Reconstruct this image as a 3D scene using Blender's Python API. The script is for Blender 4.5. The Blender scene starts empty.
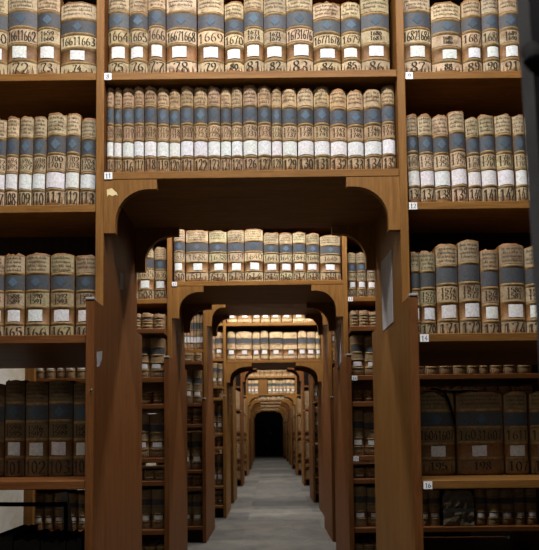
import bpy, math, random
from mathutils import Vector, Matrix
rnd = random.Random(7)
S = bpy.context.scene
COL = S.collection
# ------------------------------------------------------------------ camera model
F = 541.0; CX, CY = 269.5, 275.0
PITCH = math.radians(2.8); ROLL = math.radians(-0.62); YAW = math.radians(0.15)
HOR = 433.0
PPY = HOR - F * math.tan(PITCH)           # principal row
H = 1.06
CAM = Vector((0, 0, H))
ROT = (Matrix.Rotation(YAW, 3, 'Z') @ Matrix.Rotation(math.pi / 2 + PITCH, 3, 'X') @ Matrix.Rotation(ROLL, 3, 'Z'))

def at(px, py, Y):
    d = ROT @ Vector(((px - CX) / F, -(py - PPY) / F, -1))
    return CAM + d * ((Y - CAM.y) / d.y)
def zat(px, py, Y): return at(px, py, Y).z
def xat(px, py, Y): return at(px, py, Y).x

cam_d = bpy.data.cameras.new('camera'); cam = bpy.data.objects.new('camera', cam_d); COL.objects.link(cam)
cam.matrix_world = Matrix.Translation(CAM) @ ROT.to_4x4()
cam_d.sensor_fit = 'AUTO'; cam_d.sensor_width = 36; cam_d.lens = F / 550 * 36
cam_d.shift_y = (PPY - CY) / 550; cam_d.clip_start = 0.02; cam_d.clip_end = 100
cam_d.dof.use_dof = True; cam_d.dof.focus_distance = 2.7; cam_d.dof.aperture_fstop = 4.5
S.camera = cam

# ------------------------------------------------------------------ materials
def lk(nt, a, b): nt.links.new(a, b)
def newmat(name, rough=0.7, spec=0.3):
    m = bpy.data.materials.new(name); m.use_nodes = True
    nt = m.node_tree; b = nt.nodes['Principled BSDF']
    b.inputs['Roughness'].default_value = rough
    b.inputs['Specular IOR Level'].default_value = spec
    return m, nt, b
def coords(nt, scale, rand=True):
    tc = nt.nodes.new('ShaderNodeTexCoord'); mp = nt.nodes.new('ShaderNodeMapping')
    mp.inputs['Scale'].default_value = scale
    lk(nt, tc.outputs['Object'], mp.inputs['Vector'])
    if rand:
        oi = nt.nodes.new('ShaderNodeObjectInfo'); mu = nt.nodes.new('ShaderNodeMath'); mu.operation = 'MULTIPLY'
        mu.inputs[1].default_value = 37.0
        lk(nt, oi.outputs['Random'], mu.inputs[0])
        cb = nt.nodes.new('ShaderNodeCombineXYZ')
        for i in range(3): lk(nt, mu.outputs[0], cb.inputs[i])
        lk(nt, cb.outputs[0], mp.inputs['Location'])
    return mp.outputs[0]
def noise(nt, vec, scale, detail=4, rough=0.6, dist=0.0):
    n = nt.nodes.new('ShaderNodeTexNoise'); n.inputs['Scale'].default_value = scale
    n.inputs['Detail'].default_value = detail; n.inputs['Roughness'].default_value = rough
    n.inputs['Distortion'].default_value = dist
    lk(nt, vec, n.inputs['Vector']); return n.outputs['Fac']
def ramp(nt, fac, stops):
    r = nt.nodes.new('ShaderNodeValToRGB'); e = r.color_ramp.elements
    while len(e) < len(stops): e.new(0.5)
    for el, (p, c) in zip(e, stops):
        el.position = p; el.color = (*c, 1) if len(c) == 3 else c
    lk(nt, fac, r.inputs['Fac']); return r.outputs['Color']
def mix(nt, fac, a, b, mode='MIX'):
    m = nt.nodes.new('ShaderNodeMix'); m.data_type = 'RGBA'; m.blend_type = mode
    for s, v in ((m.inputs['Factor'], fac), (m.inputs['A'], a), (m.inputs['B'], b)):
        if isinstance(v, bpy.types.NodeSocket): lk(nt, v, s)
        elif isinstance(v, tuple): s.default_value = (*v, 1)
        else: s.default_value = v
    return m.outputs['Result']
def bump(nt, b, h, strength, dist=0.002):
    n = nt.nodes.new('ShaderNodeBump'); n.inputs['Strength'].default_value = strength; n.inputs['Distance'].default_value = dist
    lk(nt, h, n.inputs['Height']); lk(nt, n.outputs[0], b.inputs['Normal'])

def wood(name, light, dark, axis, rough=0.5):
    m, nt, b = newmat(name, rough, 0.12)
    sc = {'x': (1.2, 16, 16), 'z': (16, 16, 1.0), 'y': (16, 1.2, 16)}[axis]
    v = coords(nt, sc)
    n1 = noise(nt, v, 1.6, 6, 0.65, 1.2)
    v2 = coords(nt, tuple(s * 3.5 for s in sc)); n2 = noise(nt, v2, 2.5, 3, 0.7)
    c1 = ramp(nt, n1, [(0.3, dark), (0.68, light)])
    c2 = ramp(nt, n2, [(0.35, (0.72, 0.68, 0.62)), (0.65, (1.08, 1.06, 1.03))])
    c = mix(nt, 0.75, c1, c2, 'MULTIPLY')
    v3 = coords(nt, (3, 3, 3)); n3 = noise(nt, v3, 1.3, 5, 0.7)
    c = mix(nt, ramp(nt, n3, [(0.55, (0, 0, 0)), (0.8, (0.5, 0.5, 0.5))]), c, tuple(x * 0.45 for x in dark))
    lk(nt, c, b.inputs['Base Color'])
    bump(nt, b, n2, 0.12)
    return m
HONEY = ((0.235, 0.112, 0.030), (0.155, 0.069, 0.016))
RED = ((0.155, 0.060, 0.018), (0.095, 0.033, 0.009))
OLIVE = ((0.175, 0.083, 0.022), (0.115, 0.05, 0.012))
PALE = ((0.42, 0.24, 0.10), (0.30, 0.16, 0.06))
WOODS = {}
for nm, (l, d) in dict(honey=HONEY, red=RED, olive=OLIVE, pale=PALE).items():
    for ax in 'xz': WOODS[nm + ax] = wood(f'{nm}_wood_{ax}', l, d, ax)
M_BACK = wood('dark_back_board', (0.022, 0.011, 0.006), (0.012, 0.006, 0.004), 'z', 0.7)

def tinted(name, rough, worn, amount, s=18):
    """paper or leather: the object's own colour, with blotchy wear"""
    m, nt, b = newmat(name, rough, 0.25)
    oi = nt.nodes.new('ShaderNodeObjectInfo')
    v = coords(nt, (1, 1, 1)); n1 = noise(nt, v, s, 6, 0.72, 0.6); n2 = noise(nt, v, s * 6, 4, 0.75)
    c = mix(nt, 1.0, oi.outputs['Color'], ramp(nt, n2, [(0.3, (0.66, 0.62, 0.56)), (0.62, (1.1, 1.08, 1.05))]), 'MULTIPLY')
    c = mix(nt, ramp(nt, n1, [(0.48, (0, 0, 0)), (0.68, (amount,) * 3)]), c, worn)
    lk(nt, c, b.inputs['Base Color']); bump(nt, b, n2, 0.35, 0.001)
    return m
M_PARCH = tinted('parchment', 0.75, (0.11, 0.055, 0.024), 0.85)
M_LEATH = tinted('brown_leather', 0.6, (0.08, 0.03, 0.012), 0.6)
M_RIDGE = None
M_BAND = tinted('blue_grey_leather', 0.6, (0.065, 0.05, 0.04), 0.5)
M_LOZ = tinted('blue_paper', 0.7, (0.04, 0.06, 0.09), 0.6, 40)
M_LABEL = tinted('white_paper', 0.85, (0.5, 0.45, 0.36), 0.25)
def flat(name, col, rough=0.6, spec=0.3, var=0.25, s=30):
    m, nt, b = newmat(name, rough, spec)
    v = coords(nt, (1, 1, 1)); n = noise(nt, v, s, 4, 0.6)
    lk(nt, ramp(nt, n, [(0.3, tuple(c * (1 - var) for c in col)), (0.7, tuple(min(1, c * (1 + var)) for c in col))]), b.inputs['Base Color'])
    return m
M_RIDGE = flat('ochre_cord_leather', (0.20, 0.125, 0.05), 0.6, 0.2, 0.4, 45)
M_INK = flat('faded_ink', (0.040, 0.028, 0.019), 0.85, 0.1, .4, 60)
M_TAG = flat('white_tag_card', (0.72, 0.73, 0.76), 0.6, 0.3, 0.05)
M_TAGINK = flat('black_print', (0.012, 0.012, 0.013), 0.6, 0.2)
M_STEEL = flat('dull_steel', (0.24, 0.225, 0.20), 0.5, 0.5)
M_GREYPAPER = flat('grey_paper', (0.30, 0.29, 0.30), 0.8, 0.2, 0.12, 12)
M_PAPER = flat('loose_paper', (0.45, 0.45, 0.46), 0.8, 0.2, 0.1)
M_DARK = flat('dark_cloth', (0.012, 0.011, 0.011), 0.9, 0.1)
M_IRON = flat('dark_grey_paint', (0.05, 0.05, 0.054), 0.8, 0.15, 0.3, 9)
M_BLACK = flat('black_plastic', (0.004, 0.004, 0.004), 0.9, 0.05)
M_PLASTIC = flat('brown_wrap', (0.09, 0.075, 0.05), 0.22, 0.6, 0.5, 14)
M_CHIP = flat('bare_wood_chip', (0.62, 0.50, 0.27), 0.8, 0.2, 0.1)

# ------------------------------------------------------------------ mesh building
class MB:
    def __init__(s): s.v = []; s.f = []; s.m = []; s.sm = []
    def box(s, x0, x1, y0, y1, z0, z1, mi=0, bev=0.0):
        b = len(s.v)
        if bev <= 0:
            s.v += [(x, y, z) for z in (z0, z1) for y in (y0, y1) for x in (x0, x1)]
            for q in ((0, 2, 3, 1), (4, 5, 7, 6), (0, 1, 5, 4), (2, 6, 7, 3), (0, 4, 6, 2), (1, 3, 7, 5)):
                s.face([b + i for i in q], mi)
            return
        # chamfer on the front (min y) edges
        e = bev
        ring = lambda y, i: [(x0 + i, y, z0 + i), (x1 - i, y, z0 + i), (x1 - i, y, z1 - i), (x0 + i, y, z1 - i)]
        s.v += ring(y0, e) + ring(y0 + e, 0) + ring(y1 - e, 0) + ring(y1, e)
        s.face([b, b + 1, b + 2, b + 3], mi)
        for k in range(3):
            for i in range(4):
                j = (i + 1) % 4
                s.face([b + 4 * k + i, b + 4 * k + 4 + i, b + 4 * k + 4 + j, b + 4 * k + j], mi)
        s.face([b + 15, b + 14, b + 13, b + 12], mi)
    def face(s, idx, mi=0, smooth=False):
        s.f.append(tuple(idx)); s.m.append(mi); s.sm.append(smooth)
    def prism(s, pts, y0, y1, mi=0):
        """outline in x,z extruded along y"""
        b = len(s.v); n = len(pts)
        s.v += [(x, y0, z) for x, z in pts] + [(x, y1, z) for x, z in pts]
        s.face(range(b, b + n), mi); s.face(range(b + 2 * n - 1, b + n - 1, -1), mi)
        for i in range(n):
            j = (i + 1) % n; s.face([b + i, b + n + i, b + n + j, b + j], mi)
    def tube(s, pts, r, n=8, mi=0):
        b = len(s.v); pts = [Vector(p) for p in pts]
        for i, p in enumerate(pts):
            t = (pts[min(i + 1, len(pts) - 1)] - pts[max(i - 1, 0)]).normalized()
            u = t.orthogonal().normalized(); w = t.cross(u)
            rr = r[i] if isinstance(r, (list, tuple)) else r
            s.v += [tuple(p + (u * math.cos(a) + w * math.sin(a)) * rr) for a in [2 * math.pi * k / n for k in range(n)]]
        for i in range(len(pts) - 1):
            for k in range(n):
                s.face([b + i * n + k, b + i * n + (k + 1) % n, b + (i + 1) * n + (k + 1) % n, b + (i + 1) * n + k], mi, True)
        s.face(range(b + n - 1, b - 1, -1), mi); s.face(range(b + (len(pts) - 1) * n, b + len(pts) * n), mi)
    def build(s, name, mats, parent=None, loc=None, color=None, fix=True):
        me = bpy.data.meshes.new(name); me.from_pydata(s.v, [], s.f)
        for m in (mats if isinstance(mats, (list, tuple)) else [mats]): me.materials.append(m)
        me.polygons.foreach_set('material_index', s.m); me.polygons.foreach_set('use_smooth', s.sm)
        me.update()
        if fix:
            import bmesh
            bm = bmesh.new(); bm.from_mesh(me); bmesh.ops.recalc_face_normals(bm, faces=bm.faces); bm.to_mesh(me); bm.free()
        o = bpy.data.objects.new(name, me); COL.objects.link(o)
        if parent: o.parent = parent
        if loc: o.location = loc
        if color: o.color = (*color, 1)
        return o
def tag(o, label=None, cat=None, group=None, kind=None):
    if label: o['label'] = label
    if cat: o['category'] = cat
    if group: o['group'] = group
    if kind: o['kind'] = kind
    return o
def empty(name, loc, rz=0):
    o = bpy.data.objects.new(name, None); COL.objects.link(o); o.location = loc; o.rotation_euler.z = rz
    o.empty_display_size = 0.1
    return o

# ------------------------------------------------------------------ pen lettering
DIG = {
 '0': [[(.3, 1), (.08, .8), (.05, .3), (.28, 0), (.52, .2), (.55, .7), (.3, 1)]],
 '1': [[(.1, .8), (.3, 1), (.3, .5), (.3, 0)], [(.15, .0), (.45, .0)]],
 '2': [[(.05, .75), (.15, .95), (.35, 1), (.55, .82), (.45, .5), (.05, .02)], [(.05, .03), (.3, .06), (.62, .02)]],
 '3': [[(.05, .9), (.3, 1), (.52, .85), (.45, .62), (.22, .52), (.5, .42), (.56, .2), (.35, 0), (.05, .08)]],
 '4': [[(.45, 1), (.25, .65), (.02, .32), (.35, .30), (.64, .32)], [(.46, .62), (.45, .3), (.45, 0)]],
 '5': [[(.56, 1), (.15, .98), (.1, .58), (.35, .62), (.57, .42), (.5, .1), (.25, 0), (.03, .1)]],
 '6': [[(.5, .98), (.2, .8), (.05, .4), (.1, .1), (.3, 0), (.52, .12), (.55, .35), (.35, .52), (.1, .4)]],
 '7': [[(.03, .85), (.08, .97), (.58, .97), (.36, .5), (.25, 0)]],
 '8': [[(.3, .53), (.1, .7), (.12, .92), (.3, 1), (.48, .92), (.5, .7), (.3, .53), (.05, .33), (.08, .08), (.3, 0), (.52, .08), (.55, .33), (.3, .53)]],
 '9': [[(.5, .6), (.25, .48), (.05, .65), (.08, .9), (.3, 1), (.5, .9), (.55, .6), (.4, .2), (.1, .02)]],
 '-': [[(.05, .5), (.3, .52), (.5, .48)]],
}
def smooth(p, n=4):
    if len(p) < 3: return p
    q = [p[0]] + list(p) + [p[-1]]; out = []
    for i in range(1, len(q) - 2):
        a, b, c, d = q[i - 1], q[i], q[i + 1], q[i + 2]
        for k in range(n):
            t = k / n
            out.append(tuple(0.5 * (2 * b[j] + (c[j] - a[j]) * t + (2 * a[j] - 5 * b[j] + 4 * c[j] - d[j]) * t * t + (3 * b[j] - a[j] - 3 * c[j] + d[j]) * t ** 3) for j in (0, 1)))
    return out + [p[-1]]
def pen_text(txt, x0, x1, z0, z1, nib, R=rnd, squeeze=True):
    """strips (lists of left/right point pairs) for digits fitted in the box"""
    n = len(txt); adv = 0.78; W = n * adv - 0.16; hh = z1 - z0
    sx = min((x1 - x0) / W, hh * 0.95) if squeeze else (x1 - x0) / W
    ox = (x0 + x1) / 2 - sx * W / 2; out = []
    for i, ch in enumerate(txt):
        jz = R.uniform(-.05, .05) * hh
        for st in DIG.get(ch, ()):
            pts = [(ox + (i * adv + x) * sx, z0 + z * hh + jz) for x, z in (smooth(st) if len(st) > 3 else st)]
            out.append(nibbed(pts, nib))
    return out
def nibbed(pts, nib, ang=0.35):
    dx, dz = math.cos(ang) * nib / 2, math.sin(ang) * nib / 2
    return [((x - dx, z - dz), (x + dx, z + dz)) for x, z in pts]
def script_line(x0, x1, z0, h, nib, R):
    """a line of illegible old script: minims, loops and joins"""
    out = []; x = x0
    while x < x1 - h * 0.3:
        k = R.random()
        if k < 0.5: pts = [(x, z0 + h * .85), (x + h * .08, z0 + h * .1), (x + h * .35, z0 + h * .35)]
        elif k < 0.75: pts = [(x + h * .3, z0 + h * .8), (x, z0 + h * .5), (x + h * .15, z0), (x + h * .4, z0 + h * .3)]
        elif k < 0.88: pts = [(x + h * .15, z0 + h * 1.35), (x + h * .1, z0), (x + h * .35, z0 + h * .4)]
        else: x += h * .35; continue
        out.append(nibbed(pts, nib)); x += h * R.uniform(.34, .5)
    return out

# ------------------------------------------------------------------ books
TH = math.radians(62)
class Spine:
    def __init__(s, w): s.w = w; s.b = min(0.26 * w, 0.020)
    def y(s, x):
        a = math.asin(max(-1, min(1, 2 * x / s.w)) * math.sin(TH))
        return s.b * (1 - (math.cos(a) - math.cos(TH)) / (1 - math.cos(TH)))
def sheet(mb, sp, x0, x1, z0, z1, off, nx=7, rag=0.0, R=rnd, tilt=0.0, mi=0):
    b = len(mb.v)
    for j in range(2):
        for i in range(nx):
            x = x0 + (x1 - x0) * i / (nx - 1); z = (z0, z1)[j] + tilt * (x - (x0 + x1) / 2) + R.uniform(-rag, rag)
            mb.v.append((x, sp.y(x) - off, z))
    for i in range(nx - 1): mb.face([b + i, b + i + 1, b + nx + i + 1, b + nx + i], mi, True)
def strips(mb, sp, st, off, mi=0):
    lim = sp.w / 2 * 0.97
    for line in st:
        b = len(mb.v)
        for l, r in line:
            for x, z in (l, r):
                x = max(-lim, min(lim, x)); mb.v.append((x, sp.y(x) - off, z))
        for i in range(len(line) - 1): mb.face([b + 2 * i, b + 2 * i + 1, b + 2 * i + 3, b + 2 * i + 2], mi)

BANDS = (0.0, 0.195, 0.385, 0.575, 0.775, 1.0)
PARCH_LIGHT = (0.40, 0.315, 0.205); PARCH_TAN = (0.34, 0.225, 0.135); PARCH_GREY = (0.30, 0.235, 0.15)
def vary(c, R, a=0.14):
    k = R.uniform(1 - a, 1 + a); return tuple(min(1, x * k * R.uniform(.96, 1.04)) for x in c)
def binding_mesh(sp, w, h, d, R, rag):
    mb = MB(); nx = 9; lev = [(0.0, 0.0), (0.012, 0.0015)]
    for f in BANDS[1:-1]:
        z = f * h + R.uniform(-.003, .003)
        lev += [(z - .0065, 0), (z - .0035, .0042), (z + .0035, .0042), (z + .0065, 0)]
    lev += [(h - .012, 0), (h, .0012)]
    prof = [(-w / 2 + w * i / (nx - 1)) for i in range(nx)]
    for k, (z, o) in enumerate(lev):
        top = k == len(lev) - 1
        for x in prof: mb.v.append((x, sp.y(x) - o * (0.35 + 0.65 * (1 - abs(2 * x / w) ** 3)), z + (R.uniform(-rag, rag) if top else 0)))
        mb.v += [(w / 2, d, z), (-w / 2, d, z)]
    n = nx + 2
    for k in range(len(lev) - 1):
        ridge = k >= 2 and (k - 2) % 4 in (0, 1, 2) and k < len(lev) - 3
        for i in range(n):
            j = (i + 1) % n
            mb.face([k * n + i, k * n + j, (k + 1) * n + j, (k + 1) * n + i], 1 if (ridge and i < nx - 1) else 0, i < nx - 1)
    mb.face(range(n - 1, -1, -1)); t = (len(lev) - 1) * n; mb.face(range(t, t + n))
    return mb
ALL_BOOKS = []
def make_book(w, h, d, R, num='', years=(), detail=2, full_label=False, parch=PARCH_LIGHT, dim=1.0, label=True, lozenge=True, rag=0.006, titled=True):
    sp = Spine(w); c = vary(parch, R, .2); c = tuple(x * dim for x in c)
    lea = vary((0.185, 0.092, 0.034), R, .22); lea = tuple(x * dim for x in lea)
    root = binding_mesh(sp, w, h, d, R, rag).build('record_book', [M_LEATH, M_RIDGE], color=lea)
    B = [f * h for f in BANDS]; g = .0075; o1 = .0012; hw = w / 2 * .985
    def part(name, mat, col, par=root, **k):
        mb = MB(); sheet(mb, sp, R=R, off=k.pop('off', o1), **k); return mb.build(name, mat, par, color=col, fix=False)
    def letters(name, st, par, off=.0022):
        mb = MB(); strips(mb, sp, st, off); return mb.build(name, M_INK, par, fix=False)
    # number panel, with the bare leather foot below it
    foot = R.choice((.002, .002, .006, .016, .022)) if detail else .004
    pn = part('number_panel', M_PARCH, vary(c, R, .08), x0=-hw, x1=hw, z0=B[0] + foot + .002, z1=B[1] - g, rag=.0018 if foot > .003 else .0006)
    if num: letters('lettering', pen_text(num, -w * .42, w * .42, B[0] + .012 + foot * .7, B[1] - g - .006, min(.0075, w * .10), R), pn)
    py = part('year_panel', M_PARCH, vary(c, R, .1), x0=-hw, x1=hw, z0=B[2] + g, z1=B[3] - g, rag=.0008)
    if years:
        n = len(years); zz0, zz1 = B[2] + g + .006, B[3] - g - .005; st = []
        for i, t in enumerate(years):
            a = zz1 - (zz1 - zz0) * (i + 1) / n; b = zz1 - (zz1 - zz0) * i / n
            st += pen_text(t, -w * .46, w * .46, a + .002, b - .002, min(.0052, w * .06), R)
        letters('lettering', st, py)
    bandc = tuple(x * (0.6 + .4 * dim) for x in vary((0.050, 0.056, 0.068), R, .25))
    pb = part('colour_band', M_BAND, bandc, x0=-hw, x1=hw, z0=B[3] + g * .9, z1=B[4] - g * .9)
    if lozenge and detail:
        zc = (B[3] + B[4]) / 2; a = min(w * .29, .022); bz = (B[4] - B[3]) * .29; mb = MB()
        if detail == 2:
            q = 6; base = len(mb.v)
            for i in range(q + 1):
                t = -1 + 2 * i / q
                for s_ in (-1, 1):
                    x = t * a; mb.v.append((x, sp.y(x) - .0022, zc + s_ * bz * (1 - abs(t)) * .999 + s_ * .0006))
            for i in range(q): mb.face([base + 2 * i, base + 2 * i + 2, base + 2 * i + 3, base + 2 * i + 1], 0, True)
            mb.build('lozenge', M_LOZ, pb, color=vary((0.056, 0.088, 0.130), R, .35), fix=False)
    pt = part('title_panel', M_PARCH, vary(c, R, .12), x0=-hw, x1=hw, z0=B[4] + g, z1=B[5] - .004 - R.uniform(0, .006), rag=.0016)
    if detail == 2 and titled:
        st = []; z = B[5] - .022; lh = .0095
        while z > B[4] + g + .004: st += script_line(-w * .42, w * .40, z, lh, .0016, R); z -= .0175
        letters('lettering', st, pt)
    if label:
        lw = w * .475 if full_label else min(w * R.uniform(.29, .34), .032)
        lz0, lz1 = B[1] + (g * .8 if full_label else g + .004), B[2] - (g * .8 if full_label else g + .004)
        xo = 0 if full_label else R.uniform(-.06, .06) * w
        part('paper_label', M_LABEL, tuple(x * (.5 + .5 * dim) for x in vary((0.58, 0.59, 0.63), R, .06)), off=.0024, x0=xo - lw, x1=xo + lw,
             z0=lz0, z1=lz1, tilt=R.uniform(-.06, .06), rag=.0008)
    ALL_BOOKS.append(root)
    return root
ONES = 'zero one two three four five six seven eight nine ten eleven twelve thirteen fourteen fifteen sixteen seventeen eighteen nineteen'.split()
TENS = '_ _ twenty thirty forty fifty sixty seventy eighty ninety'.split()
def words(n):
    if n < 20: return ONES[n]
    if n < 100: return TENS[n // 10] + ('-' + ONES[n % 10] if n % 10 else '')
    return ONES[n // 100] + ' hundred' + (' ' + words(n % 100) if n % 100 else '')
ORD = 'first second third fourth fifth sixth seventh eighth ninth tenth eleventh twelfth thirteenth fourteenth fifteenth sixteenth seventeenth eighteenth nineteenth twentieth'.split()

def row(Ys, zs, ybot, items, labeler, group, d=0.24, lean=0.0, jit=0.006, lim=(-9, 9), **kw):
    """items: (px0, px1, py_top, number, years, extra) -> books standing on z=zs with the spine at depth Ys"""
    for i, it in enumerate(items):
        px0, px1, pyt, num, years = it[:5]; ex = it[5] if len(it) > 5 else {}
        R = random.Random(int(px0 * 10 + 5000) * 7919 + int(pyt * 10 + 500) * 31 + int(Ys * 100))
        x0, x1 = max(xat(px0, ybot, Ys), lim[0] + .002), min(xat(px1, ybot, Ys), lim[1] - .002); w = x1 - x0 - .002
        h = zat((px0 + px1) / 2, pyt, Ys) - zs - .001
        k = dict(kw); k.update(ex); lab = k.pop('lab', None)
        b = make_book(w, h, d, R, num, years, **k)
        b.location = ((x0 + x1) / 2, Ys + R.uniform(0, jit), zs + .0006 + w / 2 * abs(math.sin(lean)))
        b.rotation_euler.y = lean
        tag(b, lab or labeler(i, num), 'book', group)

# ------------------------------------------------------------------ bookcases
def tag_mesh(z, x, txt, parent, y, size=.05):
    """white number card on a shelf edge; x = its left end"""
    mb = MB(); w = size * (1.05 if len(txt) > 1 else .95); hh = size * .92
    mb.box(x, x + w, y - .0025, y, z - hh * 1.12, z - hh * .12)
    for line in pen_text(txt, x + w * .16, x + w * .84, z - hh * .94, z - hh * .31, size * .10):
        b = len(mb.v)
        for l, r in line: mb.v += [(l[0], y - .0032, l[1]), (r[0], y - .0032, r[1])]
        for i in range(len(line) - 1): mb.face([b + 2 * i, b + 2 * i + 1, b + 2 * i + 3, b + 2 * i + 2], 1)
    o = mb.build('number_tag', [M_TAG, M_TAGINK], parent, fix=False)
    o['label'] = f'white number tag reading {txt}'
    return o
T = .035       # board thickness
class Case: pass
def bookcase(Y, xl, xr, L, R_, z_arch, centre, left, right, low_z, low_left, low_right, label, D=.58, top=3.35, pr=.115, style=('honey', 'red', 'honey'), bw=.23, bh=.235, open_low=True, tags=()):
    """Y front of the upper part; z_arch = top of the shelf over the passage; low_* = shelves of the deeper lower part;
    coordinates handed in are world, the parts are built about the root on the floor"""
    c = Case(); c.Y, c.xl, c.xr = Y, xl, xr
    ox = (xl + xr) / 2
    root = empty('arched_bookcase', (ox, Y, 0)); tag(root, label, 'bookcase', 'arched bookcases along the passage'); c.root = root
    st, lp, rp = style
    X = lambda x: x - ox
    def bx(name, x0, x1, y0, y1, z0, z1, mat, par=root, bev=.003):
        mb = MB(); mb.box(X(x0), X(x1), y0 - Y, y1 - Y, z0, z1, 0, bev); return mb.build(name, mat, par)
    # passage panels: full depth above, deeper below, one board each with a stepped outline in y,z
    for side, (xa, xb, wd) in enumerate(((xl - T, xl, lp), (xr, xr + T, rp))):
        mb = MB()
        pts = [(-pr, .0), (D + pr, .0), (D + pr, low_z), (D, low_z), (D, top), (0, top), (0, low_z), (-pr, low_z)]
        b = len(mb.v)
        mb.v += [(X(xa), y, z) for y, z in pts] + [(X(xb), y, z) for y, z in pts]
        # two convex pieces per side face
        for o in (0, 8):
            mb.face([b + o + 0, b + o + 1, b + o + 2, b + o + 7]); mb.face([b + o + 6, b + o + 3, b + o + 4, b + o + 5])
        for i in range(8): j = (i + 1) % 8; mb.face([b + i, b + j, b + 8 + j, b + 8 + i])
        mb.build('passage_panel', WOODS[wd + 'z'], root, fix=False)
        # front stile strip and the lighter cap on the deeper part
        bx('stile', xa - .0, xb, Y - .006, Y - .0003, low_z + .002, top, WOODS[st + 'z'])
        xo0, xo1 = (xa, xb) if side == 0 else (xa, xb)
        bx('lower_stile', xo0, xo1, Y - pr - .006, Y - pr - .0003, 0.0, low_z - .004, WOODS[lp + 'z'])
        m_ = MB(); m_.box(X(xa), X(xb), -pr - .009, -pr + .03, low_z + .0005, low_z + .011, 0, .002); m_.build('end_cap', M_STEEL, root)
    # outer end panels
    bx('end_panel', L - T, L, Y, Y + D, 0, top, WOODS[st + 'z'])
    bx('end_panel', R_, R_ + T, Y, Y + D, 0, top, WOODS[st + 'z'])
    # shelves
    def shelf(x0, x1, z, y0, y1, wd=st):
        return bx('shelf', x0, x1, y0, y1, z - T, z, WOODS[wd + 'x'])
    c.sh = {}
    for z in centre: c.sh[('c', round(z, 3))] = shelf(xl + .0005, xr - .0005, z, Y - .004, Y + D)
    for z in left: c.sh[('l', round(z, 3))] = shelf(L + .0005, xl - T - .0005, z, Y - .002, Y + D)
    for z in right: c.sh[('r', round(z, 3))] = shelf(xr + T + .0005, R_ - .0005, z, Y - .002, Y + D)
    for z in low_left: c.sh[('l', round(z, 3))] = shelf(L + .0005, xl - T - .0005, z, Y - pr, Y + D + pr, lp)
    for z in low_right: c.sh[('r', round(z, 3))] = shelf(xr + T + .0005, R_ - .0005, z, Y - pr, Y + D + pr, rp)
    # back boards of the upper compartments
    yb = Y + D / 2
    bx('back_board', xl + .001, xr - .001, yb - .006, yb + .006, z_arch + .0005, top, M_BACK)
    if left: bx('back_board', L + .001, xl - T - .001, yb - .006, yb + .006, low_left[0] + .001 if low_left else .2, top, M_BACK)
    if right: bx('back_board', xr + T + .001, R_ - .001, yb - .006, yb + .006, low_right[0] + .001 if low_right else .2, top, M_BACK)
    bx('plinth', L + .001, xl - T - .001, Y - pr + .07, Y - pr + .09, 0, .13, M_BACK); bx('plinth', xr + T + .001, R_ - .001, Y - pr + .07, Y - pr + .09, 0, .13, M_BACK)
    bx('top_board', L, xl - T, Y, Y + D, top - T, top, WOODS[st + 'x']); bx('top_board', xr + T, R_, Y, Y + D, top - T, top, WOODS[st + 'x'])
    bx('top_board', xl, xr, Y, Y + D, top - T, top, WOODS[st + 'x'])
    # arch brackets, front and rear
    zt = z_arch - T - .0008
    for sgn, xe in ((1, xl + .0006), (-1, xr - .0006)):
        pts = [(0, 0), (bw, 0), (bw, -.042)]
        ax, az = .05, bh - .05     # foot width, depth where the curve ends
        n = 10
        for i in range(n + 1):
            t = i / n * math.pi / 2
            x = bw - .035 - (bw - .035 - ax) * math.sin(t); z = -.042 - (bh - .042 - .05) * (1 - math.cos(t))
            pts.append((x, z))
        pts += [(ax, -bh), (0, -bh)]
        for y0 in (Y - .003, Y + D - .028):
            mb = MB(); mb.prism([(X(xe) + sgn * x, zt + z) for x, z in pts], y0 - Y, y0 + .028 - Y)
            b_ = mb.build('arch_bracket', WOODS[st + 'z'], root)
            if y0 < Y and sgn > 0: c.bracket = b_
    c.X = X
    for (side, z, x, txt, y) in tags: tag_mesh(z, X(x), txt, c.sh[(side, round(z, 3))], y - Y)
    return c

# ---- first bookcase, measured from the picture
Y1 = 2.30
xl1, xr1 = xat(104, 190, Y1), xat(399.5, 190, Y1)
PR = .115; YL = Y1 - PR
zA = [zat(250, 71.5, Y1), zat(250, 170.5, Y1)]
z1L = [zat(50, 73.5, Y1), zat(50, 205, Y1)]; z1R = [zat(460, 71.5, Y1), zat(460, 201.5, Y1)]
zlL = [zat(45, 335, YL), zat(45, 481, YL)]; zlR = [zat(470, 333, YL), zat(470, 480, YL)]
low1 = zat(92, 300, YL)
c1 = bookcase(Y1, xl1, xr1, -1.85, 1.95, zA[1], [zA[0], zA[1], zA[0] + .47], z1L, z1R, low1, zlL + [.20], zlR + [.20],
              'nearest arched wooden bookcase, framing the whole passage', style=('honey', 'red', 'olive'), top=3.36)
def t1(side, z, px, py, txt, y): tag_mesh(z, c1.X(xat(px, py, y)), txt, c1.sh[(side, round(z, 3))], y - Y1 - .0005, .033)
t1('c', zA[0], 104.5, 75, '8', Y1 - .004); t1('c', zA[1], 104.5, 176, '11', Y1 - .004)
t1('r', z1R[0], 405.5, 75, '9', Y1 - .002); t1('r', z1R[1], 409, 205, '12', Y1 - .002)
t1('r', zlR[0], 420, 338, '14', YL - .0005); t1('r', zlR[1], 423.5, 487, '16', YL - .0005)
# chip of bare wood and a bolt head on the brackets
mb = MB(); mb.prism([(c1.X(xat(a, b, Y1)), zat(a, b, Y1)) for a, b in ((107, 190), (112, 188.5), (114, 190.5), (117, 193), (118, 196), (115.5, 195), (113, 196.5), (109, 195), (107.5, 197))], -.0038, -.0031)
o = mb.build('paint_chip', M_CHIP, c1.bracket); o['label'] = 'bare pale chip in the varnish'

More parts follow.
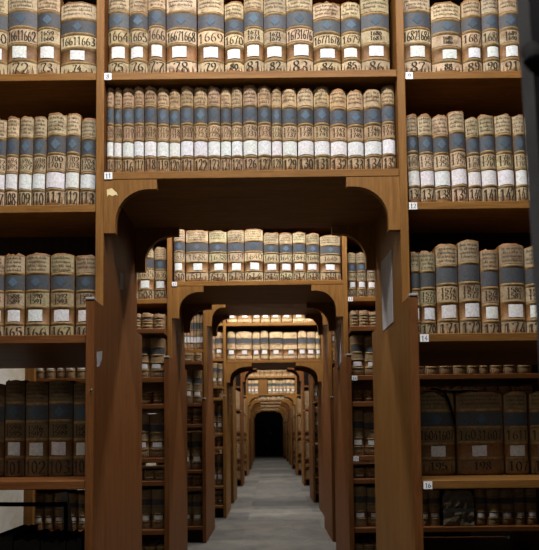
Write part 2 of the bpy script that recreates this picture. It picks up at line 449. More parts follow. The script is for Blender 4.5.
# row Y for upper books
U = Y1 + .022
s8 = 'on the shelf tagged eight'
kw1 = dict(parch=PARCH_LIGHT)
def lab_num(shelf, kind='parchment-spined volume'):
    def f(i, num): return f'{kind} numbered {words(int(num))}, {shelf}'
    return f
row(U, zA[0], 71.5, lim=(xl1, xr1), items=[
    (106, 128, -8, '75', ('1664',)), (128, 147, -6, '76', ('1665',)), (147, 165, -11, '77', ('1666',)), (165.5, 196.3, -7, '78', ('16671668',)),
    (197, 224, -6, '79', ('1669',)), (224.5, 244, 1, '80', ('1670',)), (244, 264, -9, '81', ('1671', '1674')), (264, 287, -5, '82', ('1671', '1672')),
    (287, 314, -9, '83', ('16731676',)), (314, 342, 1, '84', ('16771678',)), (342.3, 362, 1.5, '85', ('1679',)), (362.3, 391.5, -6, '86', ('1680', '1683'))],
    labeler=lab_num('central shelf tagged eight'), group='volumes on the central shelf tagged 8', **kw1)
row(U, z1L[0], 73.5, lim=(-1.84, xl1 - T), items=[(-16, 5, -6, '71', ('1660',)), (5, 35, -10, '72', ('16611662',)), (34.6, 58, -9, '73', ('1659', '1660')), (58.5, 95, 1.5, '74', ('16611663',))],
    labeler=lab_num('top shelf beside the upright with tag eight'), group='volumes on the top shelf left of tag 8', **kw1)
row(U, z1R[0], 71.5, lim=(xr1 + T, 1.94), items=[(402, 433, -8, '87', ('16821684',)), (433.5, 464, 2, '88', ('1685', '1686')), (464.4, 484.3, -1, '89', ('1687',)), (484.8, 502, -5, '90', ('1688',)), (502.3, 523, -6, '91', ('1689', '1690')), (523.5, 545, -4, '92', ('1691',))],
    labeler=lab_num('shelf tagged nine'), group='volumes on the shelf tagged 9', **kw1)
R2 = random.Random(3)
def yr(a): return (str(a), str(a + 1))
xs2 = [105, 113.2, 121.2, 133.5, 143.7, 156.3, 168.6, 180.2, 193.5, 207.8, 220.6, 231.5, 243, 258, 272, 282.6, 298, 314.8, 331, 348.4, 365.4, 383.5, 397.2]
tp2 = [86.5, 88, 87, 86, 86, 87, 89.5, 86.2, 86, 86, 87, 87, 85.5, 86.5, 88, 88, 88, 86.5, 89, 90, 88.5, 84.5]
row(U, zA[1], 170.5, lim=(xl1, xr1), items=[(xs2[i], xs2[i + 1] - .1, tp2[i], str(114 + i), yr(1706 + 2 * i), dict(parch=PARCH_TAN if i < 9 else (.37, .265, .16))) for i in range(22)],
    labeler=lab_num('central shelf tagged eleven', 'narrow volume'), group='volumes on the central shelf tagged 11', full_label=True)
L2 = [(-9, 3, 119, '107'), (3.2, 15.6, 117, '108'), (15.8, 29.5, 116.5, '109'), (29.7, 43, 116, '110'), (43.3, 63, 113.5, '111'), (63.4, 77.5, 114, '112'), (78, 94.6, 118.5, '113')]
row(U, z1L[1], 205, [(a, b, t, n, yr(1692 + 2 * i)) for i, (a, b, t, n) in enumerate(L2)], lab_num('second row left of tag eleven', 'leaning volume'), 'volumes on the second shelf left of tag 11', full_label=True, lean=math.radians(1.2), lim=(-1.84, xl1 - T - .013))
Rr = [(406.8, 421.8, 114.5, '136'), (422.2, 436.5, 114.5, '137'), (436.8, 453.2, 115, '138'), (453.6, 469.8, 110.5, '139'), (470.2, 483.5, 117.5, '140'), (484, 500, 114, '141'), (500.5, 517.8, 113.5, '142'), (518.2, 530, 114.5, '143'), (530.4, 544, 115, '144')]
row(U, z1R[1], 201.5, [(a, b, t, n, yr(1750 + 2 * i)) for i, (a, b, t, n) in enumerate(Rr)], lab_num('shelf tagged twelve', 'leaning volume'), 'volumes on the shelf tagged 12', full_label=True, lean=math.radians(-1.3), lim=(xr1 + T + .013, 1.94))
L3 = [(-17, 1.3, 254, '164'), (2, 22.4, 254, '165'), (23.2, 47.4, 253.5, '166'), (48, 72, 253.5, '167'), (73.5, 96.5, 254.5, '168')]
row(U, zlL[0], 334, [(a, b, t, n, yr(1586 + 2 * i)) for i, (a, b, t, n) in enumerate(L3)], lab_num('third shelf on the side of tag eleven', 'worn folio'), 'folios on the third shelf left of the passage', lim=(-1.84, xl1 - T), parch=PARCH_GREY)
R3 = [(413, 421.6, 252, '169'), (422, 438.3, 251, '170'), (439, 461.3, 244, '171'), (461.8, 483.6, 240, '172'), (484.2, 502.4, 249.5, '173'), (503.2, 528.6, 244, '174'), (529.2, 548, 246, '175')]
row(U, zlR[0], 333, [(a, b, t, n, yr(1570 + 2 * i)) for i, (a, b, t, n) in enumerate(R3)], lab_num('shelf tagged fourteen', 'worn folio'), 'folios on the shelf tagged 14', lim=(xr1 + T, 1.94), parch=PARCH_GREY, lozenge=False)
YF = YL + .222
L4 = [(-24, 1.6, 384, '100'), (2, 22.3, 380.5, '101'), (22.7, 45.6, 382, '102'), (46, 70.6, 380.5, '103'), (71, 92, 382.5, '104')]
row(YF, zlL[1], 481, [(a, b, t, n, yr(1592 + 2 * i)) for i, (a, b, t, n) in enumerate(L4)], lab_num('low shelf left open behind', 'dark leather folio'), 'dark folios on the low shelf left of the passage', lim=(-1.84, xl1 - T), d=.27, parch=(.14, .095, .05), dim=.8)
R4 = [(420.5, 457.6, 392, '195', ('16041607',)), (459.6, 507, 391.5, '198', ('16031607',)), (508, 531.8, 392, '107', ('1611',)), (534, 560, 391.5, '108', ('1613',))]
row(YF, zlR[1], 479, R4, lab_num('shelf tagged sixteen', 'thick dark folio'), 'dark folios on the shelf tagged 16', lim=(xr1 + T, 1.94), d=.27, parch=(.19, .125, .055), dim=.9)

# ---- second bookcase
Y2 = 3.92
xl2, xr2 = xat(172, 300, Y2), xat(343, 300, Y2)
Y2L = Y2 - PR
zc2 = zat(257, 280.8, Y2)
z2s = [zat(150, 299, Y2)]
low2 = zat(168, 357.5, Y2L)
zl2 = [zat(152, p, Y2L) for p in (328.5, 377.5, 404, 458, 481)] + [zat(152, 530, Y2L)]
zl2 = [z for z in zl2 if z > .25] + [.17]
SH2L = [xl2 - 1.02, xl2 - T]
LP = xat(30, 450, Y2L)
c2 = bookcase(Y2, xl2, xr2, LP, 1.95, zc2, [zc2, zc2 + .465], z2s + [z2s[0] + .49], z2s + [z2s[0] + .49], low2, zl2, zl2,
              'second arched wooden bookcase along the passage, seen through the nearest arch', style=('honey', 'red', 'red'))
tag_mesh(zc2, c2.X(xl2 + .002), '12', c2.sh[('c', round(zc2, 3))], -.0045, .033)
tag_mesh(z2s[0], c2.X(xr2 + T + .002), '13', c2.sh[('r', round(z2s[0], 3))], -.0025, .033)
tag_mesh(zl2[1], c2.X(xr2 + T + .002), '14', c2.sh[('r', round(zl2[1], 3))], -PR - .0005, .036)
tag_mesh(zl2[3], c2.X(xr2 + T + .002), '15', c2.sh[('r', round(zl2[3], 3))], -PR - .0005, .036)
mb = MB(); mb.box(c2.X(xat(26, 450, Y2L)), c2.X(xat(35.5, 450, Y2L)), -PR - .032, -PR - .0005, 0, 2.1, 0, .003); mb.build('end_post', WOODS['honeyz'], c2.root)
U2 = Y2 + .006
C2 = [(173.4, 184.6, 229, '510', ('1637',)), (185.4, 208.2, 230, '511', ('1638',)), (209, 226.8, 231, '512', ('1638',)), (227.4, 244.2, 230, '513', ('1639',)), (244.6, 263.3, 229, '514', ('1640',)),
      (263.8, 279.2, 232.5, '515', ('1641',)), (279.8, 292.8, 233, '516', ('1642',)), (293.2, 306.3, 232, '517', ('1643',)), (306.7, 320, 233.5, '518', ('1644',)), (320.5, 341.6, 235, '519', ('1645',))]
row(U2, zc2, 280.8, C2, lab_num('over the second arch'), 'volumes over the second arch', parch=PARCH_LIGHT, lim=(xl2, xr2), d=.21)
U2b = Y2 + .03
row(U2b, z2s[0], 299, [(124, 137, 246, '507', ('1634',)), (137.4, 153.4, 245, '508', ('1635',)), (153.8, 166, 247, '509', ('1636',))], lab_num('narrow shelf beside the second arch'), 'volumes beside the second arch', parch=PARCH_GREY, lim=(-1.7, xl2 - T))
row(U2b, z2s[0], 299, [(348.6, 356.8, 252.5, '520', ('1646',)), (357.2, 367, 252.5, '521', ('1647',)), (367.6, 377, 253, '522', ('1648',)), (377.4, 392, 253, '523', ('1649',))], lab_num('shelf tagged thirteen beside the second arch'), 'volumes beside the second arch', parch=PARCH_GREY, lim=(xr2 + T, 1.9))

# ---- generic rows in the narrow side compartments
def fill(Yf, z, h, xa, xb, n, seed, labf, group, **kw):
    """n books from xa to xb (world x), standing on z"""
    R = random.Random(seed); ws = [R.uniform(.8, 1.25) for _ in range(n)]; k = (xb - xa) / sum(ws); x = xa
    for i in range(n):
        w = ws[i] * abs(k); cx = x + ws[i] * k / 2; x += ws[i] * k
        kk = dict(kw)
        hh = h * R.uniform(.95, 1.0)
        b = make_book(w - .0025, hh, .24, R, **kk)
        b.location = (cx, Yf + R.uniform(0, .012), z + .0006)
        tag(b, labf(i), 'book', group)
def lev_name(k): return ORD[k] + ' shelf up from the floor'
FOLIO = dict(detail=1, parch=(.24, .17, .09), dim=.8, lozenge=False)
SMALL = dict(detail=0, parch=PARCH_TAN, label=True, lozenge=False)
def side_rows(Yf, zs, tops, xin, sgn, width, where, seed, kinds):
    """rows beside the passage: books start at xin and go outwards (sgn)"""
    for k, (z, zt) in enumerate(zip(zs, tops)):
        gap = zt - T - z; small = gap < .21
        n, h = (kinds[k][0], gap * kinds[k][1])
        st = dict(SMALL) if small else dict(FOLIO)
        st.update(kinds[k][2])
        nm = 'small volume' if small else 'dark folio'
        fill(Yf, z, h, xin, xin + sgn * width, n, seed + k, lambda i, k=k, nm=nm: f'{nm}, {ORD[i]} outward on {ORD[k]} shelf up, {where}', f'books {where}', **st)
zz = sorted(zl2)   # ascending
kin = [(3, .8, {}), (3, .85, {}), (4, .8, {}), (3, .94, {}), (4, .72, {}), (3, .95, {}), (4, .55, {})]
tops2 = zz[1:] + [z2s[0]]
kk2 = []
for z, zt in zip(zz, tops2):
    gap = zt - z - T
    kk2.append((6, .62, {}) if gap < .1 else ((5, .58, {}) if gap < .21 else (4, .94, {})))
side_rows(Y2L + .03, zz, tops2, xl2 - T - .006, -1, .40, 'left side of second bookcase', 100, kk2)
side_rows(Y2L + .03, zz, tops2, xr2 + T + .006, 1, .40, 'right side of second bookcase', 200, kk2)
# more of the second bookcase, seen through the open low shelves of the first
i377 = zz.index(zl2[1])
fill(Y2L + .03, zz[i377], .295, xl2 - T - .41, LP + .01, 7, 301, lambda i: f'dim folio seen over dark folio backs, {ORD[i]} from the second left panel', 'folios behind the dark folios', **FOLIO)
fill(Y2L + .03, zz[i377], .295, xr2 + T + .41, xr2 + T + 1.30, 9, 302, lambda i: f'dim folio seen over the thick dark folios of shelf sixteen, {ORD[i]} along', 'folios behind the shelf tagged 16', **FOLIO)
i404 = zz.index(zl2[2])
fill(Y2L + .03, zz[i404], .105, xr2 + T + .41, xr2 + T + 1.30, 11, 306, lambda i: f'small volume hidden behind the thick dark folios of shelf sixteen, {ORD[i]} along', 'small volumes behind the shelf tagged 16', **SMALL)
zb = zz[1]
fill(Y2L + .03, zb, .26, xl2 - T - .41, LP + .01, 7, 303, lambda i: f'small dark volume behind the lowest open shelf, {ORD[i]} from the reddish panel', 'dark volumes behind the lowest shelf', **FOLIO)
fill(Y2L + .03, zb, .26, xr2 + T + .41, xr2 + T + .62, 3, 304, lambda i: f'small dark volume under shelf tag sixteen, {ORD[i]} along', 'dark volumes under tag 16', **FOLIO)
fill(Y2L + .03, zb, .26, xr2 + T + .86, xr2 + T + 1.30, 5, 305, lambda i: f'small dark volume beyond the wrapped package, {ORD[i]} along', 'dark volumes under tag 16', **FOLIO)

# ---- third to far bookcases
def case_px(Y, x0, x1, y_arch, y_low, label, side=True, centre_extra=(), L=-1.74, R_=1.95, sides=None, **kw):
    a, b = xat(x0, y_arch, Y), xat(x1, y_arch, Y); z = zat((x0 + x1) / 2, y_arch, Y)
    lows = sides[1]; ups = sides[0]
    cs = [z] + [zat((x0 + x1) / 2, p, Y) for p in centre_extra]
    if not centre_extra: cs.append(z + .44)
    c = bookcase(Y, a, b, L, R_, z, cs, ups, ups, y_low, lows, lows, label, **kw); c.z = z; c.lows = lows; c.ups = ups; c.cs = cs
    return c
WHERE = {3: 'third', 4: 'fourth', 5: 'fifth', 6: 'sixth', 7: 'seventh', 8: 'eighth', 9: 'ninth', 10: 'tenth', 11: 'eleventh'}
# third
Y3 = 5.42
sh3 = [zat(193, p, Y3) for p in (349.5,)]; lo3 = [zat(193, p, Y3 - PR) for p in (361, 403, 424, 470, 487)] + [.16]
c3 = case_px(Y3, 206.5, 327.5, 299.5, zat(204, 399, Y3 - PR), 'third arched wooden bookcase, its arch taller than its neighbours', sides=(sh3 + [sh3[0] + .46], lo3), style=('honey', 'red', 'red'), bw=.19, bh=.23)
z3 = sorted(lo3); t3 = z3[1:] + [sh3[0]]
k3 = [(2, .9, {})] * 7
side_rows(Y3 - PR + .03, z3, t3, c3.xl - T - .006, -1, .20, 'left side of third bookcase', 400, k3)
side_rows(Y3 - PR + .03, z3, t3, c3.xr + T + .006, 1, .16, 'right side of third bookcase', 450, k3)
fill(Y3 + .03, sh3[0], .37, c3.xl - T - .006, c3.xl - T - .25, 7, 480, lambda i: f'narrow pale volume, {ORD[i]} outward on the shelf beside the third arch', 'narrow volumes beside the third arch', detail=1, full_label=True, lozenge=False, parch=PARCH_TAN)
fill(Y3 + .03, sh3[0], .37, c3.xr + T + .006, c3.xr + T + .16, 3, 481, lambda i: f'pale volume by the third arch, {ORD[i]} outward beyond the grey slip', 'volumes beside the third arch, far side', detail=1, parch=PARCH_TAN)
# fourth
Y4 = 6.95
sh4 = [zat(216, 358.5, Y4)]; lo4 = [zat(216, p, Y4 - PR) for p in (386, 398, 433, 447, 486)] + [.16]
c4 = case_px(Y4, 226, 321.5, 360, zat(222, 396, Y4 - PR), 'fourth arched bookcase with a low arch and two rows of books above', centre_extra=(323,), sides=(sh4 + [sh4[0] + .46], lo4), style=('honey', 'honey', 'red'), bw=.33, bh=.25)
row(Y4 + .03, c4.z, 359.5, [(a, b, 331 + (i % 3) * .6, '', ()) for i, (a, b) in enumerate(((226.9, 235.6), (236, 252), (252.6, 260), (260.4, 268.6), (269.6, 283), (283.4, 297.4), (298.2, 307), (307.4, 315.6), (316, 321.2)))],
    lambda i, n: f'{"broad" if i in (1, 4, 5) else "slim"} bright volume, {ORD[i]} along the shelf over the fourth arch', 'volumes over the fourth arch', lim=(c4.xl, c4.xr), detail=1, lozenge=False, parch=(.50, .37, .215))
row(Y4 + .03, c4.cs[1], 322.5, [(a, b, 296, '', ()) for i, (a, b) in enumerate(((226.9, 237), (237.3, 251.6), (252.4, 260.2), (260.8, 270.2), (270.8, 281), (281.6, 292), (292.8, 305), (305.4, 321)))],
    lambda i, n: f'bright volume with white label, {ORD[i]} along the upper row over the fourth arch', 'upper volumes over the fourth arch', lim=(c4.xl, c4.xr), detail=1, lozenge=False, parch=(.50, .37, .215), d=.2)
z4 = sorted(lo4); t4 = z4[1:] + [sh4[0]]
side_rows(Y4 - PR + .03, z4, t4, c4.xl - T - .006, -1, .15, 'left side of fourth bookcase', 500, [(2, .9, {})] * 7)
side_rows(Y4 - PR + .03, z4, t4, c4.xr + T + .006, 1, .15, 'right side of fourth bookcase', 550, [(2, .9, {})] * 7)
fill(Y4 + .03, sh4[0], .35, c4.xl - T - .006, c4.xl - T - .20, 2, 580, lambda i: f'banded volume beside the fourth arch, {ORD[i]} outward from the honey panel', 'volumes beside the fourth arch', detail=1, parch=PARCH_TAN, lozenge=False)
fill(Y4 + .03, sh4[0], .35, c4.xr + T + .006, c4.xr + T + .20, 2, 581, lambda i: f'banded volume beside the fourth arch, {ORD[i]} outward from the reddish panel', 'volumes beside the fourth arch', detail=1, parch=PARCH_TAN, lozenge=False)
# fifth to eleventh
FAR = [(5, 8.35, 233.5, 311.5, 1.30, 'fifth'), (6, 11.0, 242.3, 302.5, 1.38, 'sixth'), (7, 13.6, 247.5, 295.5, .98, 'seventh'), (8, 16.0, 250.5, 291, .98, 'eighth'), (9, 18.2, 252, 288.5, 1.0, 'ninth'), (10, 20.3, 253.2, 286, .99, 'tenth'), (11, 22.2, 254, 283, .94, 'eleventh')]
far_mb = []
for k, Yk, a, b, hz, nm in FAR:
    za = H + hz; xa, xb = xat(a, 400, Yk), xat(b, 400, Yk)
    ups = [1.55, 2.02]; lows = [1.10, .96, .56, .42, .16]
    c = bookcase(Yk, xa, xb, -1.74, 1.95, za, [za, za + .44], ups, ups, 1.5, lows, lows, f'{nm} arched bookcase down the passage, counted from the nearest', style=('red' if k in (6, 9) else 'honey', ('red' if k % 2 == 0 else 'honey'), ('honey' if k % 2 == 0 else 'red')), bw={5: .16, 6: .30}.get(k, .28), bh={5: .17, 6: .30}.get(k, .24))
    nb = 8 if k in (6, 7, 8) else 5
    if k == 7:
        xq0, xq1 = xat(258.6, 390, Yk), xat(267.4, 390, Yk)
        fill(Yk + .03, za, .36, xa + .006, xq0 - .006, 3, 700, lambda i: f'tiny pale volume over the seventh arch, {ORD[i]} before the plain brown box', 'volumes over the seventh arch', detail=1, lozenge=False, parch=(.42, .30, .17))
        fill(Yk + .03, za, .36, xq1 + .006, xb - .006, 7, 701, lambda i: f'tiny pale volume over the seventh arch, {ORD[i]} after the plain brown box', 'volumes over the seventh arch', detail=1, lozenge=False, parch=(.42, .30, .17))
        bxr = empty('file_box', ((xq0 + xq1) / 2, Yk + .02, za + .0006)); tag(bxr, 'plain brown file box standing among books over the seventh arch', 'box')
        hb = (xq1 - xq0) / 2
        m_ = MB(); m_.box(-hb, hb, .0, .22, 0, .36, 0, .004); m_.build('box_body', WOODS['olivez'], bxr)
        m_ = MB(); m_.box(-hb - .002, hb + .002, -.002, .222, .3605, .374, 0, .003); m_.build('lid', WOODS['olivex'], bxr)
        fill(Yk + .03, za + .44, .36, xa + .006, xb - .006, 8, 702, lambda i: f'tiny volume in the upper row over the seventh arch, {ORD[i]} along', 'upper volumes over the seventh arch', detail=0, lozenge=False, label=False, parch=(.38, .26, .14))
    else:
        fill(Yk + .03, za, .35, xa + .006, xb - .006, nb, 710 + k, lambda i: f'distant volume over the {nm} arch, {ORD[i]} along', f'distant volumes over the {nm} arch', detail=0, lozenge=False, parch=(.50, .37, .215))
    far_mb.append((c, ups, lows, k, nm))
# shelves beside the far arches: the fifth's are single books, those beyond one mass
stuff = MB(); smats = [M_LEATH, M_RIDGE]
for c, ups, lows, k, nm in far_mb:
    zz_ = sorted(lows + ups[:1]); tt = zz_[1:] + [ups[1]]
    if k == 5:
        for sgn, xin, wh in ((-1, c.xl - T - .006, 'left'), (1, c.xr + T + .006, 'right')):
            for j, (z, zt) in enumerate(zip(zz_, tt)):
                fill(c.Y + (.03 if z > 1.3 else -PR + .03), z, (zt - T - z) * .88, xin, xin + sgn * .14, 2, 800 + j + (20 if sgn > 0 else 0), lambda i: f'volume {ORD[i]} outward on {ORD[j]} shelf up, {wh} of the fifth arch', 'volumes beside the fifth arch', detail=0, lozenge=False, parch=PARCH_TAN)
    else:
        R = random.Random(k)
        for sgn, xin in ((-1, c.xl - T - .006), (1, c.xr + T + .006)):
            for j, (z, zt) in enumerate(zip(zz_, tt)):
                yf = c.Y + (.03 if z > 1.3 else -PR + .03); x = 0.0
                while x < .34:
                    w = R.uniform(.05, .085); h = (zt - T - z) * R.uniform(.82, .93)
                    xa_, xb_ = sorted((xin + sgn * x, xin + sgn * (x + w - .003)))
                    B_ = [f * h for f in BANDS]
                    stuff.box(xa_, xb_, yf, yf + .22, z + .0006, z + h, 0, .004)
                    for q, (mi, lo, hi) in enumerate(((1, 0, 1), (2, 1, 2), (1, 2, 3), (3, 3, 4), (1, 4, 5))):
                        i0, i1 = (xa_ + .001, xb_ - .001) if mi != 2 else (xa_ + w * .2, xb_ - w * .2)
                        stuff.box(i0, i1, yf - .002, yf - .0004, z + B_[lo] + .006, z + B_[hi] - .006, mi)
                    x += w
so = stuff.build('distant_books', [M_LEATH, M_PARCH, M_LABEL, M_BAND], color=(.27, .17, .085), fix=False)
tag(so, 'crowded rows of tiny distant books on both sides of the far passage', 'books', kind='stuff')

# ------------------------------------------------------------------ loose things
def sheet_on_panel(name, pts, x, face, mat, label, cat, thick=.0025):
    """flat paper on a passage panel: outline in (y, z), lying on x, facing +1/-1"""
    mb = MB(); n = len(pts)
    x0, x1 = (x + .0006, x + .0006 + thick) if face > 0 else (x - .0006, x - .0006 - thick)
    mb.v = [(x0, y, z) for y, z in pts] + [(x1, y, z) for y, z in pts]
    mb.face(range(n)); mb.face(range(2 * n - 1, n - 1, -1))
    for i in range(n): j = (i + 1) % n; mb.face([i, n + i, n + j, j])
    return tag(mb.build(name, mat), label, cat)
def onpanel(px, py, X):
    d = ROT @ Vector(((px - CX) / F, -(py - PPY) / F, -1)); t = X / d.x; p = CAM + d * t; return (p.y, p.z)
sheet_on_panel('paper_notice', [onpanel(p, q, xr1) for p, q in ((392, 249), (383, 261), (381.5, 262), (383.5, 331), (393.5, 322))], xr1, -1, M_GREYPAPER, 'long grey paper sheet hanging on the inner panel of the nearest arch', 'paper')
sheet_on_panel('paper_slip', [onpanel(p, q, xr2) for p, q in ((340.5, 325), (337, 330), (338, 370), (341.5, 362))], xr2, -1, M_GREYPAPER, 'small grey slip hanging on the second passage panel', 'paper')
sheet_on_panel('sticker', [onpanel(p, q, xl1) for p, q in ((119.5, 272), (123, 274), (123, 290), (119.5, 289))], xl1, 1, M_GREYPAPER, 'small pale sticker high on the reddish inner panel', 'sticker', .001)
sheet_on_panel('torn_label', [onpanel(p, q, xl1) for p, q in ((96.5, 352), (102, 351), (101.5, 359), (99, 366), (96.8, 367))], xl1, 1, M_GREYPAPER, 'torn pale label scrap on the front edge of the reddish panel', 'label', .001)
sheet_on_panel('sticker', [onpanel(p, q, xl2) for p, q in ((177.5, 332), (179, 333), (179, 344), (177.5, 343))], xl2, 1, M_GREYPAPER, 'tiny pale sticker on the second reddish panel', 'sticker', .001)
# little screw hook on the first panel's front edge
pk = at(97, 391, YL - .006); mb = MB(); mb.tube([(0, 0, 0), (0, -.012, 0), (.006, -.02, .002), (.012, -.02, .006)], .0025, 8)
o = mb.build('screw_hook', M_STEEL); o.location = (xl1 - .012, YL - .0062, pk.z); tag(o, 'small bright screw hook on the edge of the reddish panel', 'hook')
# wrapped package under tag 16
x0p, x1p = xr2 + T + .63, xr2 + T + .85
pc = empty('wrapped_package', ((x0p + x1p) / 2, Y2L + .03, zb + .0006)); tag(pc, 'package in shiny creased wrap among dark volumes under shelf tag sixteen', 'package')
R = random.Random(5); mb = MB(); nx, nz = 9, 9; w = x1p - x0p - .01
def pk_pt(i, j, y):
    return (-w / 2 + w * i / (nx - 1) + R.uniform(-.004, .004) * (0 < i < nx - 1), y + R.uniform(-.008, .008), .005 + .24 * j / (nz - 1) - (.03 if j == nz - 1 and i in (0, nx - 1) else 0))
fr = [[pk_pt(i, j, -.003 - .0) for i in range(nx)] for j in range(nz)]
bk = [[(p[0], .2, p[2]) for p in r_] for r_ in fr]
mb.v = [p for r_ in fr for p in r_] + [p for r_ in bk for p in r_]; o2 = nx * nz
for j in range(nz - 1):
    for i in range(nx - 1):
        q = j * nx + i; mb.face([q, q + 1, q + nx + 1, q + nx]); mb.face([o2 + q, o2 + q + nx, o2 + q + nx + 1, o2 + q + 1])
rim = [i for i in range(nx)] + [j * nx + nx - 1 for j in range(1, nz)] + [(nz - 1) * nx + i for i in range(nx - 2, -1, -1)] + [j * nx for j in range(nz - 2, 0, -1)]
for i in range(len(rim)): a, b = rim[i], rim[(i + 1) % len(rim)]; mb.face([a, o2 + a, o2 + b, b])
mb.build('wrapping', M_PLASTIC, pc)
mb = MB(); mb.box(-w / 2 - .001, w / 2 + .001, -.0125, -.0115, .10, .125); mb.build('tape_band', M_BAND, pc, color=(.03, .03, .03))
# papers lying on top
mb = MB(); mb.prism([(-.16, 0), (.05, .0), (.16, .004), (.16, .010), (.0, .008), (-.16, .006)], 0, .18)
o = mb.build('paper_pile', M_PAPER); zt_ = zb + .27
o.location = (xr2 + T + .50, Y2L + .04, zb + .276); tag(o, 'loose white papers laid over dark volumes under shelf tag sixteen', 'papers')
hF = zat(440, 391.7, YF)
mb = MB(); mb.prism([(-.09, 0), (.05, 0), (.05, .003), (-.09, .004)], 0, .2)
o = mb.build('paper_sheet', M_GREYPAPER); o.location = (xat(468, 391, YF), YF + .01, hF + .007); tag(o, 'dusty paper sheet lying on top of the thick dark folios', 'paper')
# strap hanging over the first folio of shelf 16
mb = MB(); ps = [at(p, q, YF - .012) for p, q in ((436, 389), (445, 393), (449, 402), (452, 412), (455, 424))]
mb.tube([ps[0] + Vector((0, .06, .004))] + ps, [.006] * 6, 6); o = mb.build('strap', M_BLACK); tag(o, 'black strap trailing over the first thick folio on shelf sixteen', 'strap')
# dark bundles on the lowest open shelf at the left
for i, (a, b, yt) in enumerate(((-6, 13, 526), (13.5, 40, 530), (40.5, 66, 531), (66.5, 82, 529.5))):
    xa_, xb_ = xat(a, 530, YF), xat(b, 530, YF); h = zat((a + b) / 2, yt, YF + .26) - .2
    R = random.Random(i + 20); mb = MB(); n = 8; w = xb_ - xa_ - .004
    prof = [(-w / 2, 0), (w / 2, 0)] + [(w / 2 - w * t / n, h + R.uniform(-.012, .008)) for t in range(n + 1)]
    mb.prism(prof, 0, .26); bb = mb.build('cloth_bundle', M_DARK); bb.location = ((xa_ + xb_) / 2, YF, .2006)
    tag(bb, f'black ragged bundle on the lowest open shelf, {ORD[i]} from the outer end', 'bundle', 'black bundles on the lowest shelf')
# leaning grey board and dark rail behind the lowest shelf
pa, pb_ = at(69, 493, Y1 + .5), at(76, 530, Y1 + .5)
brd = MB(); brd.box(-.022, .022, -.008, .008, 0, .57, 0, .002)
o = brd.build('leaning_board', M_GREYPAPER); o.location = (xat(77, 530, Y1 + .5), Y1 + .5, .2035); o.rotation_euler.y = math.radians(-7); tag(o, 'narrow grey board leaning inside the lowest open shelf', 'board')
r0, r1 = at(-20, 503.5, Y1 + .45), at(66, 504.5, Y1 + .45)
mb = MB(); mb.tube([(-1.80, r0.y, r0.z), (r1.x, r1.y, r1.z)], .011, 8); 
mb.tube([(r1.x, r1.y, r1.z - .0), (r1.x, r1.y, .2012)], .009, 8); mb.tube([(-1.80, r0.y, r0.z), (-1.80, r0.y, .2012)], .009, 8)
o = mb.build('rail_stand', M_BLACK); tag(o, 'thin black rail stand inside the lowest open shelf', 'rail')
# dark door leaf close to the camera
Yd = .78
e0, e1 = at(516.5, 0, Yd), at(535, 300, Yd)
slope = (e1.x - e0.x) / (e1.z - e0.z); ang = math.atan(slope)
xf = e0.x + slope * (0.0 - e0.z)
leaf = empty('gate_leaf', (xf, Yd, 0)); tag(leaf, 'dark grey gate leaf with black handle, blurred close to the camera', 'gate')
mb = MB(); hh = 2.15
mb.prism([(0, .0), (.55, .0), (.55 + slope * hh, hh), (slope * hh, hh)], -.035, 0); mb.build('leaf_panel', M_IRON, leaf)
mb = MB(); tipx = at(524.5, 52, Yd - .075); bsx = at(548, 50, Yd - .075)
loc = lambda p: (p.x - xf, p.y - Yd, p.z)
mb.tube([loc(at(q, yy, Yd - .075)) for q, yy in ((524, 62), (527, 61), (532, 61), (538, 63), (546, 66))], [.002, .007, .011, .013, .014], 10)
mb.tube([loc(at(545, 66, Yd - .075)), (loc(at(545, 66, Yd - .075))[0], -.0352, loc(at(545, 66, Yd))[2])], .012, 10)
mb.build('handle', M_BLACK, leaf)

# ------------------------------------------------------------------ room
XW0, XW1, YW0, YW1, ZC = -2.3, 2.75, -1.6, 24.6, 4.1
def room(name, x0, x1, y0, y1, z0, z1, mat):
    mb = MB(); mb.box(x0, x1, y0, y1, z0, z1); return tag(mb.build(name, mat), kind='structure')
# floor: worn grey concrete flags
m, nt, b = newmat('concrete_floor', 0.75, 0.25)
tc = nt.nodes.new('ShaderNodeTexCoord'); br = nt.nodes.new('ShaderNodeTexBrick'); mp = nt.nodes.new('ShaderNodeMapping')
lk(nt, tc.outputs['Object'], mp.inputs['Vector']); lk(nt, mp.outputs[0], br.inputs['Vector'])
br.inputs['Color1'].default_value = (.115, .107, .094, 1); br.inputs['Color2'].default_value = (.048, .045, .042, 1); br.inputs['Mortar'].default_value = (.075, .07, .062, 1)
br.inputs['Scale'].default_value = 1.0; br.inputs['Brick Width'].default_value = 1.7; br.inputs['Row Height'].default_value = .62; br.inputs['Mortar Size'].default_value = .008
br.inputs['Mortar Smooth'].default_value = .4
mp.inputs['Location'].default_value = (.3, .15, 0)
v = coords(nt, (1, 1, 1), False); n1 = noise(nt, v, 3.5, 7, .7, .5); n2 = noise(nt, v, 40, 4, .7)
c = mix(nt, 1.0, br.outputs['Color'], ramp(nt, n1, [(.3, (.62, .62, .62)), (.7, (1.35, 1.32, 1.26))]), 'MULTIPLY')
c = mix(nt, .8, c, ramp(nt, n2, [(.3, (.75, .75, .75)), (.7, (1.1, 1.1, 1.1))]), 'MULTIPLY')
lk(nt, c, b.inputs['Base Color']); bump(nt, b, n2, .2)
M_FLOOR = m
m, nt, b = newmat('cream_plaster', .85, .2)
v = coords(nt, (1, 1, 1), False); n1 = noise(nt, v, 2.2, 6, .65, .4)
lk(nt, ramp(nt, n1, [(.35, (.44, .36, .23)), (.62, (.66, .62, .56))]), b.inputs['Base Color']); M_PLASTER = m
M_CEIL = flat('dark_ceiling_boards', (.05, .04, .03), .8, .2, .2, 3)
room('floor', XW0, XW1, YW0, YW1 + .1, -.1, 0, M_FLOOR)
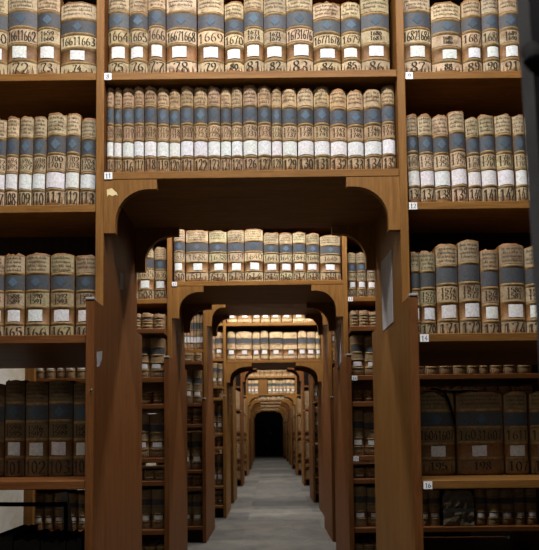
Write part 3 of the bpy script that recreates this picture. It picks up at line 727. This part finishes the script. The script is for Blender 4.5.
room('ceiling', XW0, XW1, YW0, YW1 + .1, ZC, ZC + .1, M_CEIL)
room('wall_left', XW0 - .1, XW0, YW0, YW1 + .1, -.1, ZC + .1, M_PLASTER)
room('wall_right', XW1, XW1 + .1, YW0, YW1 + .1, -.1, ZC + .1, M_CEIL)
room('wall_front', XW0 - .1, XW1 + .1, YW0 - .1, YW0, -.1, ZC + .1, M_CEIL)
M_VOID = flat('doorway_shade_black', (.006, .0055, .006), .7, .15, .5, 4)  # darkness of the far doorway is put into this near-black colour
dx0, dx1, dz = xat(252, 450, YW1), xat(285, 450, YW1), 2.15
mb = MB(); mb.box(XW0 - .1, dx0, YW1, YW1 + .1, 0, ZC); mb.box(dx1, XW1 + .1, YW1, YW1 + .1, 0, ZC); mb.box(dx0, dx1, YW1, YW1 + .1, dz, ZC)
tag(mb.build('wall_back', M_PLASTER), kind='structure')
dr = empty('door_1', ((dx0 + dx1) / 2, YW1 + .03, 0)); tag(dr, kind='structure')
wd = dx1 - dx0
for s_ in (-1, 1):
    m_ = MB(); m_.box(s_ * wd / 4 - wd / 4 + .003, s_ * wd / 4 + wd / 4 - .003, .0, .05, .004, dz - .004, 0, .004)
    for q in (.25, 1.2): m_.box(s_ * wd / 4 - wd / 6, s_ * wd / 4 + wd / 6, -.012, -.0005, q, q + .75, 0, .006)
    m_.build('door_leaf', M_VOID, dr)
m_ = MB(); m_.tube([(.05, -.005, 1.05), (.05, -.05, 1.05), (.14, -.05, 1.05)], .01, 8); m_.build('door_handle', M_STEEL, dr)

# ------------------------------------------------------------------ lights: ceiling tubes over each aisle, plus an added fill behind the camera
LIGHT = (1.0, .975, .94)
def tube_and_fill_light(Y, power, x=0.0, L=2.4, z=3.86):
    ld = bpy.data.lights.new('aisle_and_fill_light', 'AREA'); ld.shape = 'RECTANGLE'; ld.size = L; ld.size_y = .10; ld.energy = power; ld.color = LIGHT
    o = bpy.data.objects.new('aisle_and_fill_light', ld); COL.objects.link(o); o.location = (x, Y, z); return o
D = .58
tube_and_fill_light(1.2, 205, z=3.95); tube_and_fill_light(-.8, 45, z=3.95);  # second one: unseen fill added behind the camera to lift gate and low folios
ys = [Y1, Y2, Y3, Y4] + [f[1] for f in FAR]
for a, b, pw in zip(ys[:-1], ys[1:], (135, 110, 150, 95, 150, 150, 100, 85, 70, 55)):
    tube_and_fill_light((a + D + b) / 2, pw, z=3.3)
tube_and_fill_light(23.4, 8)
w = bpy.data.worlds.new('world'); S.world = w; w.use_nodes = True
w.node_tree.nodes['Background'].inputs[0].default_value = (.02, .02, .022, 1); w.node_tree.nodes['Background'].inputs[1].default_value = .3
S.view_settings.view_transform = 'Standard'; S.view_settings.look = 'None'; S.view_settings.gamma = 1; S.view_settings.use_curve_mapping = False
S.view_settings.exposure = -0.5
S.cycles.use_denoising = True
S.cycles.max_bounces = 6; S.cycles.diffuse_bounces = 2
